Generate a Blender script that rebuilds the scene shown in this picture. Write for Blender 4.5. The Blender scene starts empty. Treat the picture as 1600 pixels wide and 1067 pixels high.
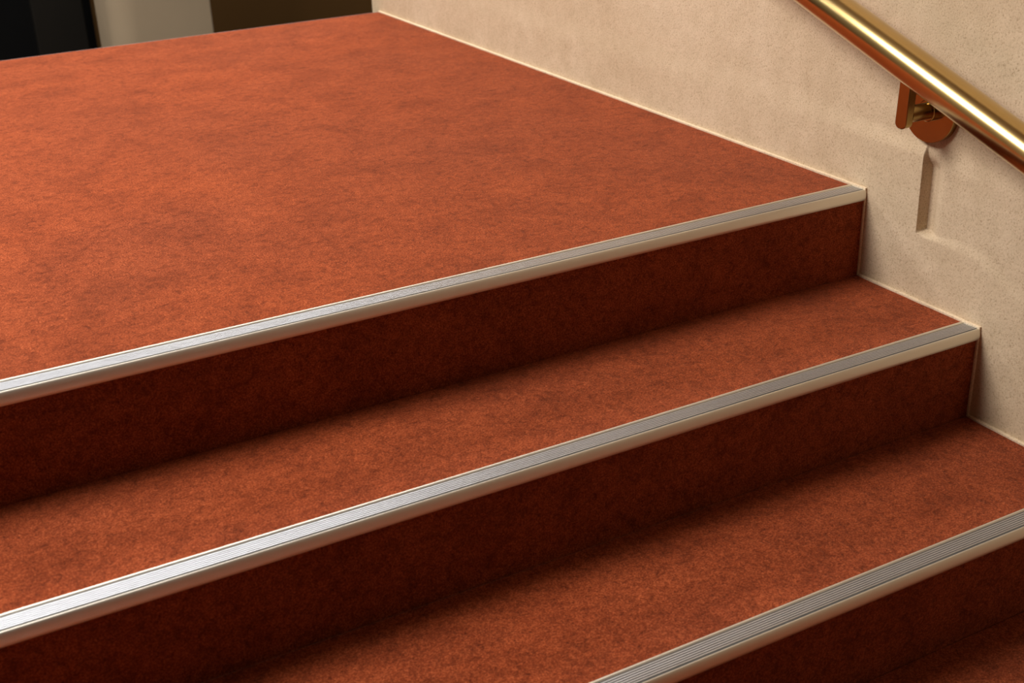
import bpy, bmesh, math, random
from mathutils import Vector, Matrix, noise

C = bpy.context.scene.collection
S = bpy.context.scene
PI = math.pi

# ------------------------------------------------------------------ camera
yaw, pitch, roll = 0.484870195, 0.431644709, -0.0377817386
CAM = Vector((-1.54887893, -1.58946991, 0.71380745))
cy, sy, cp, sp = math.cos(yaw), math.sin(yaw), math.cos(pitch), math.sin(pitch)
F = Vector((sy * cp, cy * cp, -sp))
R0 = Vector((cy, -sy, 0.0)); U0 = R0.cross(F)
R = math.cos(roll) * R0 + math.sin(roll) * U0
U = -math.sin(roll) * R0 + math.cos(roll) * U0
cam_data = bpy.data.cameras.new('camera')
cam = bpy.data.objects.new('camera', cam_data)
C.objects.link(cam)
M = Matrix((R, U, -F)).transposed().to_4x4()
M.translation = CAM
cam.matrix_world = M
cam_data.sensor_width = 36.0
cam_data.lens = 1997.1026 / 1600.0 * 36.0
cam_data.clip_start = 0.02
cam_data.dof.use_dof = True
cam_data.dof.focus_distance = 2.15
cam_data.dof.aperture_fstop = 6.3
S.camera = cam

# ------------------------------------------------------------------ world, lights, exposure
S.view_settings.view_transform = 'Standard'
S.view_settings.look = 'None'
S.view_settings.gamma = 1.0
S.view_settings.use_curve_mapping = False
S.view_settings.exposure = 0.0
w = bpy.data.worlds.new('world'); S.world = w; w.use_nodes = True
w.node_tree.nodes['Background'].inputs[0].default_value = (1.0, 0.86, 0.7, 1)
w.node_tree.nodes['Background'].inputs[1].default_value = 0.01

def area(name, loc, target, sx, sy_, power, col):
    l = bpy.data.lights.new(name, 'AREA'); l.shape = 'RECTANGLE'
    l.size = sx; l.size_y = sy_; l.energy = power; l.color = col
    o = bpy.data.objects.new(name, l); C.objects.link(o)
    o.location = loc
    o.rotation_euler = (Vector(target) - Vector(loc)).to_track_quat('-Z', 'Y').to_euler()
    return o
area('ceiling_light_main', (-2.6, 0.70, 2.45), (-1.9, 0.38, 0), 1.35, 1.35, 172, (1.0, 0.93, 0.85))
area('ceiling_light_far', (-0.9, 3.3, 2.52), (-0.9, 3.3, 0), 4.2, 1.0, 175, (1.0, 0.95, 0.90))

# ------------------------------------------------------------------ dimensions (metres)
H, D = 0.16, 0.28136          # riser height, tread depth
NW, NT = 0.0337, 0.0187       # nosing: top width, front height
XL = -4.2                     # left end of the flight
YF = 2.14                     # far edge of the landing
BEAD = 0.007

# ------------------------------------------------------------------ material helpers
def new_mat(name):
    m = bpy.data.materials.new(name); m.use_nodes = True
    nt = m.node_tree; nt.nodes.clear()
    out = nt.nodes.new('ShaderNodeOutputMaterial')
    p = nt.nodes.new('ShaderNodeBsdfPrincipled')
    nt.links.new(p.outputs[0], out.inputs[0])
    return m, nt, p
def nd(nt, kind, **kw):
    n = nt.nodes.new(kind)
    for k, v in kw.items():
        if k.startswith('i_'):
            n.inputs[k[2:].replace('_', ' ')].default_value = v
        else: setattr(n, k, v)
    return n
def coords(nt, scale=(1, 1, 1)):
    g = nt.nodes.new('ShaderNodeNewGeometry')
    mp = nt.nodes.new('ShaderNodeMapping'); mp.inputs['Scale'].default_value = scale
    nt.links.new(g.outputs['Position'], mp.inputs['Vector'])
    return mp.outputs[0]
def ntex(nt, vec, scale, detail=3, rough=0.5, dist=0.0):
    n = nt.nodes.new('ShaderNodeTexNoise')
    n.inputs['Scale'].default_value = scale; n.inputs['Detail'].default_value = detail
    n.inputs['Roughness'].default_value = rough; n.inputs['Distortion'].default_value = dist
    nt.links.new(vec, n.inputs['Vector']); return n.outputs[0]
def ramp(nt, fac, stops):
    r = nt.nodes.new('ShaderNodeValToRGB')
    el = r.color_ramp.elements
    while len(el) > len(stops): el.remove(el[-1])
    while len(el) < len(stops): el.new(1.0)
    for e, (p, c) in zip(el, stops):
        e.position = p; e.color = (*c, 1) if len(c) == 3 else c
    nt.links.new(fac, r.inputs[0]); return r.outputs[0]
def mixc(nt, a, b, fac, mode='MIX'):
    m = nt.nodes.new('ShaderNodeMix'); m.data_type = 'RGBA'; m.blend_type = mode
    for sock, v in ((m.inputs[6], a), (m.inputs[7], b), (m.inputs[0], fac)):
        if hasattr(v, 'links'): nt.links.new(v, sock)
        elif isinstance(v, (int, float)): sock.default_value = v
        else: sock.default_value = (*v, 1)
    return m.outputs[2]
def math_n(nt, op, a, b):
    m = nt.nodes.new('ShaderNodeMath'); m.operation = op
    for s_, v in ((m.inputs[0], a), (m.inputs[1], b)):
        if hasattr(v, 'links'): nt.links.new(v, s_)
        else: s_.default_value = v
    return m.outputs[0]
def bump(nt, p, h, strength, dist):
    b = nt.nodes.new('ShaderNodeBump'); b.inputs['Strength'].default_value = strength
    b.inputs['Distance'].default_value = dist
    nt.links.new(h, b.inputs['Height']); nt.links.new(b.outputs[0], p.inputs['Normal'])

# carpet: short felted rust pile with cloudy wear
def carpet(name):
    m, nt, p = new_mat(name)
    v = coords(nt)
    vs = coords(nt, (1.0, 1.0, 1.0))
    fib = ntex(nt, v, 420, 3, 0.7, 0.6)
    clump = ntex(nt, vs, 70, 4, 0.65, 0.8)
    cloud = ntex(nt, vs, 9, 5, 0.62, 0.5)
    big = ntex(nt, vs, 2.3, 3, 0.5, 0.3)
    c1 = ramp(nt, fib, [(0.30, (0.090, 0.0125, 0.0035)), (0.5, (0.234, 0.0425, 0.0125)), (0.70, (0.45, 0.108, 0.039))])
    c2 = ramp(nt, clump, [(0.27, (0.55, 0.50, 0.46)), (0.5, (1, 1, 1)), (0.75, (1.28, 1.33, 1.38))])
    c3 = ramp(nt, cloud, [(0.28, (0.74, 0.70, 0.68)), (0.5, (1.0, 1.0, 1.0)), (0.72, (1.16, 1.22, 1.25))])
    c4 = ramp(nt, big, [(0.3, (0.92, 0.95, 1.0)), (0.7, (1.08, 1.06, 0.95))])
    c = mixc(nt, mixc(nt, mixc(nt, c1, c2, 1.0, 'MULTIPLY'), c3, 1.0, 'MULTIPLY'), c4, 1.0, 'MULTIPLY')
    nt.links.new(c, p.inputs['Base Color'])
    p.inputs['Roughness'].default_value = 0.95
    p.inputs['Specular IOR Level'].default_value = 0.12
    p.inputs['Sheen Weight'].default_value = 0.18
    p.inputs['Sheen Roughness'].default_value = 0.45
    p.inputs['Sheen Tint'].default_value = (1.0, 0.45, 0.28, 1)
    h = math_n(nt, 'ADD', math_n(nt, 'MULTIPLY', fib, 0.45), math_n(nt, 'MULTIPLY', clump, 1.1))
    bump(nt, p, h, 0.75, 0.0035)
    return m
M_CARPET = carpet('rust_carpet')

def plaster(name, base, dark, light):
    m, nt, p = new_mat(name)
    v = coords(nt)
    cloud = ntex(nt, v, 2.6, 4, 0.55, 0.4)
    blot = ntex(nt, v, 22, 4, 0.6)
    grain = ntex(nt, v, 330, 3, 0.7)
    c = ramp(nt, cloud, [(0.3, dark), (0.52, base), (0.75, light)])
    cb = ramp(nt, blot, [(0.3, (0.93, 0.92, 0.90)), (0.7, (1.05, 1.05, 1.06))])
    cg = ramp(nt, grain, [(0.30, (0.66, 0.61, 0.54)), (0.46, (1, 1, 1)), (0.72, (1.10, 1.10, 1.09))])
    vo = nt.nodes.new('ShaderNodeTexVoronoi'); vo.inputs['Scale'].default_value = 140
    nt.links.new(v, vo.inputs['Vector'])
    pit = ramp(nt, vo.outputs['Distance'], [(0.07, (0.62, 0.52, 0.43)), (0.16, (1, 1, 1))])
    pm = ramp(nt, ntex(nt, v, 60, 2), [(0.50, (0, 0, 0)), (0.60, (1, 1, 1))])
    pit = mixc(nt, (1, 1, 1), pit, pm)
    c = mixc(nt, mixc(nt, mixc(nt, c, cb, 1.0, 'MULTIPLY'), cg, 1.0, 'MULTIPLY'), pit, 1.0, 'MULTIPLY')
    nt.links.new(c, p.inputs['Base Color'])
    p.inputs['Roughness'].default_value = 0.82
    p.inputs['Specular IOR Level'].default_value = 0.25
    h = math_n(nt, 'ADD', math_n(nt, 'MULTIPLY', grain, 0.35), math_n(nt, 'MULTIPLY', blot, 1.0))
    bump(nt, p, h, 0.65, 0.0024)
    return m
M_PLASTER = plaster('sand_plaster', (0.575, 0.46, 0.322), (0.525, 0.412, 0.28), (0.62, 0.505, 0.365))
M_CREAM = plaster('cream_filler', (0.80, 0.67, 0.49), (0.76, 0.63, 0.45), (0.84, 0.72, 0.54))

def plain(name, col, rough=0.6, metal=0.0, spec=0.4, var=0.08, scale=8):
    m, nt, p = new_mat(name)
    v = coords(nt)
    c = ramp(nt, ntex(nt, v, scale, 3), [(0.3, tuple(x * (1 - var) for x in col)), (0.7, tuple(min(1, x * (1 + var)) for x in col))])
    nt.links.new(c, p.inputs['Base Color'])
    p.inputs['Roughness'].default_value = rough; p.inputs['Metallic'].default_value = metal
    p.inputs['Specular IOR Level'].default_value = spec
    return m

def metal(name, col, rough, streak, coat=0.0):
    m, nt, p = new_mat(name)
    v = coords(nt, streak)
    n1 = ntex(nt, v, 60, 4, 0.6)
    c = ramp(nt, n1, [(0.3, tuple(x * 0.93 for x in col)), (0.7, tuple(min(1, x * 1.05) for x in col))])
    nt.links.new(c, p.inputs['Base Color'])
    r = ramp(nt, n1, [(0.3, (rough * 0.85,) * 3), (0.7, (rough * 1.15,) * 3)])
    nt.links.new(r, p.inputs['Roughness'])
    p.inputs['Metallic'].default_value = 1.0
    p.inputs['Coat Weight'].default_value = coat
    p.inputs['Coat Roughness'].default_value = 0.26
    return m
M_ALU = metal('brushed_aluminium', (0.70, 0.74, 0.80), 0.42, (0.004, 1, 1))
M_LIP = metal('satin_aluminium_lip', (0.84, 0.82, 0.74), 0.52, (0.004, 1, 1))
M_GROOVE = plain('groove_grey', (0.36, 0.37, 0.40), 0.5, 0.8)
M_BRASS = metal('polished_brass', (0.57, 0.41, 0.145), 0.23, (1, 0.05, 0.05), 0.8)
M_BRASS2 = metal('polished_brass_fitting', (0.40, 0.275, 0.08), 0.17, (1, 1, 1), 0.6)
M_PILLAR = plain('grey_beige_plaster', (0.33, 0.26, 0.175), 0.85, 0, 0.2, 0.05, 3)
M_BROWN = plain('dark_brown_wall', (0.092, 0.044, 0.010), 0.8, 0, 0.2, 0.1, 2)
M_DARK = plain('near_black_door', (0.006, 0.005, 0.0035), 0.6, 0, 0.2)
M_BLACK = plain('opening_shade_black', (0.003, 0.003, 0.003), 0.9, 0, 0.1)
M_ROOM = plain('warm_room_paint', (0.16, 0.125, 0.09), 0.9, 0, 0.2)
M_CEIL = plain('pale_ceiling_paint', (0.36, 0.325, 0.27), 0.9, 0, 0.2)
M_LOWER = plain('dark_lower_floor', (0.05, 0.035, 0.022), 0.8, 0, 0.2)

# ------------------------------------------------------------------ mesh helpers
def obj(name, bm, mat, parent=None, smooth=False):
    me = bpy.data.meshes.new(name); bm.normal_update(); bm.to_mesh(me); bm.free()
    me.materials.append(mat)
    if smooth:
        for p in me.polygons: p.use_smooth = True
    o = bpy.data.objects.new(name, me); C.objects.link(o)
    if parent: o.parent = parent
    return o
def tag(o, label=None, cat=None, group=None, kind=None):
    for k, v in (('label', label), ('category', cat), ('group', group), ('kind', kind)):
        if v: o[k] = v
    return o
def empty(name):
    o = bpy.data.objects.new(name, None); C.objects.link(o); o.empty_display_size = 0.1; return o
def box(bm, x0, x1, y0, y1, z0, z1, bev=0.0, seg=2):
    vs = [bm.verts.new((x, y, z)) for x in (x0, x1) for y in (y0, y1) for z in (z0, z1)]
    fs = [(0, 1, 3, 2), (4, 6, 7, 5), (0, 4, 5, 1), (2, 3, 7, 6), (0, 2, 6, 4), (1, 5, 7, 3)]
    faces = [bm.faces.new([vs[i] for i in f]) for f in fs]
    if bev:
        es = {e for f in faces for e in f.edges}
        bmesh.ops.bevel(bm, geom=list(es), offset=bev, segments=seg, affect='EDGES', profile=0.5)
    return bm
def extrude_x(bm, prof, x0, x1, cap=True, nx=1):
    """profile [(y,z)] closed, counter-clockwise seen from +x"""
    rings = []
    for i in range(nx + 1):
        x = x0 + (x1 - x0) * i / nx
        rings.append([bm.verts.new((x, y, z)) for y, z in prof])
    n = len(prof)
    for a, b in zip(rings, rings[1:]):
        for i in range(n):
            j = (i + 1) % n
            bm.faces.new((a[i], a[j], b[j], b[i]))
    if cap:
        bm.faces.new(list(reversed(rings[0]))); bm.faces.new(rings[-1])
    bmesh.ops.recalc_face_normals(bm, faces=bm.faces)
    return bm
def tube(bm, p0, p1, r, n=64, cap=0.0, r1=None):
    p0, p1 = Vector(p0), Vector(p1); ax = (p1 - p0).normalized()
    u = ax.orthogonal().normalized(); v = ax.cross(u)
    r1 = r if r1 is None else r1
    c = cap
    if c: st = [(p0, r - c), (p0 + ax * c * 0.3, r - c * 0.3), (p0 + ax * c, r), (p1 - ax * c, r1), (p1 - ax * c * 0.3, r1 - c * 0.3), (p1, r1 - c)]
    else: st = [(p0, r), (p1, r1)]
    rings = [[bm.verts.new(q + (u * math.cos(2 * PI * k / n) + v * math.sin(2 * PI * k / n)) * rr) for k in range(n)] for q, rr in st]
    for a, b in zip(rings, rings[1:]):
        for i in range(n):
            j = (i + 1) % n
            bm.faces.new((a[i], a[j], b[j], b[i]))
    bm.faces.new(list(reversed(rings[0]))); bm.faces.new(rings[-1])
    bmesh.ops.recalc_face_normals(bm, faces=bm.faces)
    return bm

# ------------------------------------------------------------------ setting: right wall with its plaster string band
# band outline (where the skim coat stands proud): level along the landing, one square step down, then falling
YJ = -0.1225                   # the square step in the band
def band_top(y):
    if y >= YJ: return 0.0865
    t = YJ - y
    if t < 0.135: return -0.0425 - t * 0.085
    t2 = t - 0.135
    if t2 < 0.12: return -0.054 - t2 * 0.42 - t2 * t2 * 0.6
    return -0.1130 - (t2 - 0.12) * 0.564
def sstep(t):
    t = max(0.0, min(1.0, t)); return t * t * (3 - 2 * t)
def depth_left(y, z):
    far = sstep((y - YJ) / 0.45)
    dm = 0.0075 * (1 - far) + 0.0026 * far
    soft = 0.030 + 0.035 * far
    return dm * sstep((z - 0.0865) / soft)
def depth(y, z):
    """how far the plain wall lies behind the band face"""
    if y >= YJ: return depth_left(y, z)
    t = YJ - y
    bt = band_top(y)
    soft = 0.004 + 0.02 * sstep(t / 0.12)
    dm = 0.0035 + 0.0175 * (1 - sstep((t - 0.010) / 0.038)) * (1 - 0.6 * sstep((z - 0.066) / 0.03))
    if z > 0.07: dm += (0.0075 - dm) * sstep((z - 0.07) / 0.04) * (1 - sstep((t - 0.03) / 0.3))
    r = dm * sstep((z - bt) / soft)
    l = depth_left(YJ, z)
    return l + (r - l) * sstep(t / 0.0035)
ys, zs = [], []
y = -3.6
while y < 2.2001:
    ys.append(y)
    if -0.150 < y < -0.112: y += 0.0007
    elif -0.55 < y < 0.5: y += 0.005
    elif y > 0.5: y += 0.02
    else: y += 0.1
if ys[-1] < 2.2: ys.append(2.2)
z = -0.82
while z < 2.6:
    zs.append(z)
    if -0.06 < z < 0.12: z += 0.0025
    elif -0.4 < z < 0.4: z += 0.008
    else: z += 0.05
zs.append(2.6)
bm = bmesh.new()
g = []
for y in ys:
    col = []
    for z in zs:
        n = noise.noise(Vector((y * 5, z * 6, 3.1))) * 0.0010 + noise.noise(Vector((y * 14, z * 17, 7.7))) * 0.0004
        col.append(bm.verts.new((depth(y, z) - 0.0015 + n, y, z)))
    g.append(col)
for i in range(len(ys) - 1):
    for j in range(len(zs) - 1):
        bm.faces.new((g[i][j], g[i][j + 1], g[i + 1][j + 1], g[i + 1][j]))
# thickness: back and ends
bk = {}
def back(i, j):
    if (i, j) not in bk: bk[(i, j)] = bm.verts.new((0.22, ys[i], zs[j]))
    return bk[(i, j)]
ny, nz = len(ys) - 1, len(zs) - 1
for i in range(ny):
    bm.faces.new((g[i][0], g[i + 1][0], back(i + 1, 0), back(i, 0)))
    bm.faces.new((g[i + 1][nz], g[i][nz], back(i, nz), back(i + 1, nz)))
for j in range(nz):
    bm.faces.new((g[0][j + 1], g[0][j], back(0, j), back(0, j + 1)))
    bm.faces.new((g[ny][j], g[ny][j + 1], back(ny, j + 1), back(ny, j)))
bm.faces.new((back(0, 0), back(ny, 0), back(ny, nz), back(0, nz)))
bmesh.ops.recalc_face_normals(bm, faces=bm.faces)
o = obj('wall_right', bm, M_PLASTER, smooth=True)
o.data.set_sharp_from_angle(angle=math.radians(50))
tag(o, 'sandy beige plastered wall beside the stairs and landing', kind='structure')

# ------------------------------------------------------------------ setting: landing
landing = obj('floor', box(bmesh.new(), XL, -0.001, 0.012, YF - 0.012, -0.30, -0.009), M_LOWER)
tag(landing, 'rust red carpeted landing at the top of the stairs', kind='structure')
obj('carpet', box(bmesh.new(), XL, -0.0025, NW, YF, -0.012, 0.0, 0.0016), M_CARPET, landing)
obj('riser', box(bmesh.new(), XL, -0.0025, 0.0022, 0.012, -H - 0.0012, -0.004), M_CARPET, landing)
obj('far_edge_trim', box(bmesh.new(), XL, -0.0025, YF, YF + 0.003, -0.035, -0.0004, 0.0004), M_GROOVE, landing)
obj('fascia', box(bmesh.new(), XL, -0.0025, YF - 0.012, YF - 0.0005, -0.30, -0.0121), M_BROWN, landing)

# ------------------------------------------------------------------ steps
NS = 3
step_labels = ['highest carpeted step, directly below the landing edge',
               'middle carpeted step, between the second and third metal strips',
               'lowest carpeted step, dark at the bottom right corner of the photo']
for n in range(1, NS + 1):
    st = empty('stair_step'); st.location = (0, -n * D, -n * H)
    tag(st, step_labels[n - 1], 'step', 'rust red carpeted stair steps')
    # tread slab runs back under the riser above; carpet on top stops at the nosing
    sl = obj('slab', box(bmesh.new(), XL, -0.003, 0.014, D + 0.010, -0.13, -0.0085), M_LOWER, st)
    obj('tread', box(bmesh.new(), XL, -0.0025, NW, D + 0.0018, -0.0083, 0.0, 0.0016), M_CARPET, st)
    obj('riser', box(bmesh.new(), XL, -0.0025, 0.0024, 0.0135, -H - 0.0012, -0.0088), M_CARPET, st)

# lower floor in front of the flight
bf = obj('floor', box(bmesh.new(), XL, -0.003, -6.0, -NS * D + 0.0135, -(NS + 1) * H - 0.2, -(NS + 1) * H), M_CARPET)
tag(bf, 'carpeted floor at the foot of the stairs', kind='structure')

# ------------------------------------------------------------------ nosings
def ribbed_profile():
    """top plate, from the crease back to the carpet: (y,z) closed"""
    top = []
    y0, y1 = 0.0046, 0.0284
    nr = 6
    pitch_ = (y1 - y0) / nr
    zt = 0.0010
    top += [(0.0021, -0.0032), (0.0038, -0.0032), (y0 - 0.0004, -0.0022)]
    for k in range(nr):
        a = y0 + pitch_ * k
        top += [(a + pitch_ * 0.04, zt - 0.0004), (a + pitch_ * 0.12, zt), (a + pitch_ * 0.50, zt), (a + pitch_ * 0.60, zt - 0.0004)]
        top += [(a + pitch_ * 0.66, zt - 0.0014), (a + pitch_ * 0.96, zt - 0.0014)]
    # rounded rear rim
    top += [(0.0285, 0.0004), (0.0289, 0.0018), (0.0298, 0.0027), (0.0322, 0.0027), (0.0334, 0.0016), (0.0336, 0.0)]
    bot = [(0.0336, -0.0083), (0.0145, -0.0083), (0.0021, -0.0060)]
    return top + bot
def lip_profile():
    """rounded front lip hanging over the riser"""
    pts = [(0.0020, -0.0030), (0.0017, 0.0002), (0.0012, 0.0006)]
    for k in range(13):
        a = PI / 2 * k / 12
        pts.append((0.0006 - 0.0042 * math.sin(a), 0.0008 - 0.0135 * (1 - math.cos(a))))
    for k in range(1, 7):
        t = k / 6
        pts.append((-0.0036 + 0.0018 * t * t, -0.0127 - t * (NT - 0.0127)))
    pts += [(0.0006, -NT - 0.0002), (0.0021, -NT + 0.0006), (0.0021, -0.006)]
    return pts
nose_labels = ['ribbed aluminium nosing along the front edge of the landing',
               'ribbed aluminium nosing on the highest step, crossing the middle of the photo',
               'ribbed aluminium nosing on the middle step, crossing the bottom right']
for n in range(0, NS):
    t = empty('stair_nosing'); t.location = (0, -n * D, -n * H)
    tag(t, nose_labels[n], 'stair nosing', 'aluminium nosings on the step edges')
    o = obj('ribbed_top', extrude_x(bmesh.new(), ribbed_profile(), XL, -0.0045), M_ALU, t)
    o.data.materials.append(M_GROOVE); o.data.materials.append(M_LIP)
    for p in o.data.polygons:
        c = p.center
        if c.z < 0.0002 and abs(p.normal.x) < 0.5 and c.y < 0.0284: p.material_index = 1
        elif c.y > 0.0284 and abs(p.normal.x) < 0.5: p.material_index = 2
    o['label'] = 'grooved grey metal tread strip'
    o = obj('front_lip', extrude_x(bmesh.new(), lip_profile(), XL, -0.0045), M_LIP, t, smooth=True)
    o.data.set_sharp_from_angle(angle=math.radians(45))
    o['label'] = 'smooth rounded metal front lip'

# ------------------------------------------------------------------ filler bead between carpet and wall
# path of corner points along the wall; bead is a rounded fillet offset outward (up / towards the viewer)
path = []
for n in range(0, NS + 1):
    ztop = -n * H
    if n == 0: path.append((YF, 0.0))
    path.append((-n * D + 0.0012, ztop + 0.0006))
    path.append((-n * D + 0.0022, -(n + 1) * H))
path.append((-(NS) * D - 1.2, -(NS + 1) * H))
def subdivide(path, step=0.02):
    out = []
    for a, b in zip(path, path[1:]):
        L = math.hypot(b[0] - a[0], b[1] - a[1]); k = max(1, int(L / step))
        for i in range(k): out.append((a[0] + (b[0] - a[0]) * i / k, a[1] + (b[1] - a[1]) * i / k))
    out.append(path[-1]); return out
pts = subdivide(path)
bm = bmesh.new(); rings = []
random.seed(4)
for i, (y, z) in enumerate(pts):
    a = pts[max(0, i - 1)]; b = pts[min(len(pts) - 1, i + 1)]
    d = Vector((b[0] - a[0], b[1] - a[1])).normalized()
    nrm = Vector((d.y, -d.x))                       # outward: up on treads, towards the viewer on risers
    if i and i < len(pts) - 1:
        d1 = Vector((y - a[0], z - a[1])).normalized(); d2 = Vector((b[0] - y, b[1] - z)).normalized()
        n1, n2 = Vector((d1.y, -d1.x)), Vector((d2.y, -d2.x))
        s_ = (n1 + n2)
        if s_.length > 0.3:
            s_.normalize(); nrm = s_ * min(1.5, 1.0 / max(0.5, s_.dot(n1)))
    nrm = -nrm
    s_ = BEAD * (0.62 if abs(d.y) > 0.5 else 1.0) * (1 + 0.12 * noise.noise(Vector((y * 30, z * 30, 0))))
    ring = []
    for ox, on in ((0.004, -0.003), (-1.0, -0.003), (-1.0, 0.0), (-0.72, 0.42), (-0.42, 0.74), (0.0, 1.0), (0.004, 1.0)):
        x_ = -0.0012 + (ox * s_ if ox < 0 else ox)
        off = on * s_ if on > 0 else on
        ring.append(bm.verts.new((x_, y + nrm.x * off, z + nrm.y * off)))
    rings.append(ring)
for a, b in zip(rings, rings[1:]):
    for k in range(len(a)):
        j = (k + 1) % len(a)
        bm.faces.new((a[k], a[j], b[j], b[k]))
bm.faces.new(rings[0]); bm.faces.new(list(reversed(rings[-1])))
bmesh.ops.recalc_face_normals(bm, faces=bm.faces)
o = obj('trim_1', bm, M_CREAM, smooth=True); o.data.set_sharp_from_angle(angle=math.radians(40))
tag(o, 'thin cream filler bead where carpet meets the wall', kind='structure')

# ------------------------------------------------------------------ handrail
rail = empty('handrail'); tag(rail, 'polished brass handrail on a round wall bracket at the top right', 'handrail'); rail.location = (-0.078, -0.128, 0.17)
def loc(x, y, z): return Vector((x + 0.078, y + 0.128, z - 0.17))
ra, rb = Vector((-0.078, 0.0569, 0.3254)), Vector((-0.078, -0.3812, 0.1773))
dr = (rb - ra).normalized()
e0, e1 = ra - dr * 0.75, rb + dr * 0.75
RR = 0.0287
bm = tube(bmesh.new(), e0 - Vector((-0.078, -0.128, 0.17)), e1 - Vector((-0.078, -0.128, 0.17)), RR, 96, 0.006)
o = obj('rail', bm, M_BRASS, rail, smooth=True); o.data.set_sharp_from_angle(angle=math.radians(60))
br = empty('bracket'); br.parent = rail
o = obj('wall_plate', tube(bmesh.new(), loc(0.016, -0.128, 0.17), loc(-0.0065, -0.128, 0.17), 0.055, 96, 0.0012), M_BRASS2, br, smooth=True)
o.data.set_sharp_from_angle(angle=math.radians(12))
bm = tube(bmesh.new(), loc(-0.060, -0.136, 0.171), loc(-0.004, -0.136, 0.171), 0.0135, 48)
o = obj('arm', bm, M_BRASS2, br, smooth=True); o.data.set_sharp_from_angle(angle=math.radians(15))
bm = tube(bmesh.new(), loc(-0.020, -0.136, 0.171), loc(-0.006, -0.136, 0.171), 0.0175, 48, 0.0012)
o = obj('collar', bm, M_BRASS2, br, smooth=True); o.data.set_sharp_from_angle(angle=math.radians(15))
# flat tab with a rounded foot that carries the rail
prof = []
ya, yb, zb, zt = -0.1490, -0.1250, 0.1500, 0.252
rr = (yb - ya) / 2
for k in range(17):
    a = PI + PI * k / 16
    prof.append(((ya + yb) / 2 + rr * math.cos(a), zb + rr * 0.8 + rr * 0.8 * math.sin(a)))
prof += [(yb - 0.004, zt), (ya - 0.004, zt)]
prof = [(y + 0.128, z - 0.17) for y, z in prof]
bm = extrude_x(bmesh.new(), prof, -0.075 + 0.078, -0.060 + 0.078)
o = obj('saddle', bm, M_BRASS2, br, smooth=True); o.data.set_sharp_from_angle(angle=math.radians(15))
md = o.modifiers.new('bevel', 'BEVEL'); md.width = 0.0014; md.segments = 2; md.limit_method = 'ANGLE'

# ------------------------------------------------------------------ beyond the landing
def ray(px, py):
    return F + (px - 800) / 1997.1 * R - (py - 533.5) / 1997.1 * U
def at_y(px, py, Y):
    r = ray(px, py); return CAM + r * ((Y - CAM.y) / r.y)
ZL = -2.4
# pillar with rounded corners
pxl, pxr = at_y(180, 60, 3.7).x, at_y(332.5, 30, 3.7).x
bm = bmesh.new()
rc = 0.10; wdt = pxr - pxl; dp = 0.40
ring = []
for cx_, cy_, a0 in ((pxl + rc, 3.7 + rc, PI), (pxr - 0.008, 3.7 + 0.008, 1.5 * PI), (pxr - 0.008, 3.7 + dp - 0.008, 0), (pxl + rc, 3.7 + dp - rc, PI / 2)):
    r_ = rc if cx_ < (pxl + pxr) / 2 else 0.008
    for k in range(9):
        a = a0 + PI / 2 * k / 8
        ring.append((cx_ + r_ * math.cos(a), cy_ + r_ * math.sin(a)))
lo = [bm.verts.new((x, y, ZL)) for x, y in ring]; hi = [bm.verts.new((x, y, 2.6)) for x, y in ring]
for i in range(len(ring)):
    j = (i + 1) % len(ring); bm.faces.new((lo[i], lo[j], hi[j], hi[i]))
bm.faces.new(list(reversed(lo))); bm.faces.new(hi)
o = obj('pillar', bm, M_PILLAR, smooth=True); o.data.set_sharp_from_angle(angle=math.radians(50))
tag(o, 'grey beige pillar standing beyond the far edge of the landing', 'pillar')

o = obj('wall_back', box(bmesh.new(), pxl + 0.12, 3.2, 4.7, 4.9, ZL, 2.6), M_BROWN)
tag(o, 'dark brown wall far behind the landing', kind='structure')
xa = at_y(138, 60, 4.2).x; xb = at_y(58, 60, 4.2).x
dr_ = obj('dark_opening', box(bmesh.new(), XL, pxl + 0.12, 4.75, 4.9, ZL, 2.6), M_BLACK)  # solid slab; the darkness of the unlit opening is its black colour
tag(dr_, 'black slab painted as the unlit opening at the far left', kind='structure')
o = obj('door_panel', box(bmesh.new(), xb, xa, 4.2, 4.245, ZL, 1.2, 0.004), M_DARK, dr_)
o = obj('floor', box(bmesh.new(), XL, 3.2, YF + 0.01, 4.9, ZL - 0.1, ZL), M_LOWER)
tag(o, 'dark lower floor beyond the landing', kind='structure')
# ------------------------------------------------------------------ rest of the room
o = obj('wall_left', box(bmesh.new(), XL - 0.2, XL, -6.0, 4.9, ZL, 2.6), M_ROOM); tag(o, 'plain painted wall on the left', kind='structure')
o = obj('wall_front', box(bmesh.new(), XL - 0.2, 0.25, -6.2, -6.0, -1.2, 2.6), M_LOWER); tag(o, 'dark wall behind the viewer', kind='structure')
o = obj('ceiling', box(bmesh.new(), XL - 0.2, 3.2, -6.2, 4.9, 2.6, 2.7), M_CEIL); tag(o, 'plain ceiling over the stairs', kind='structure')
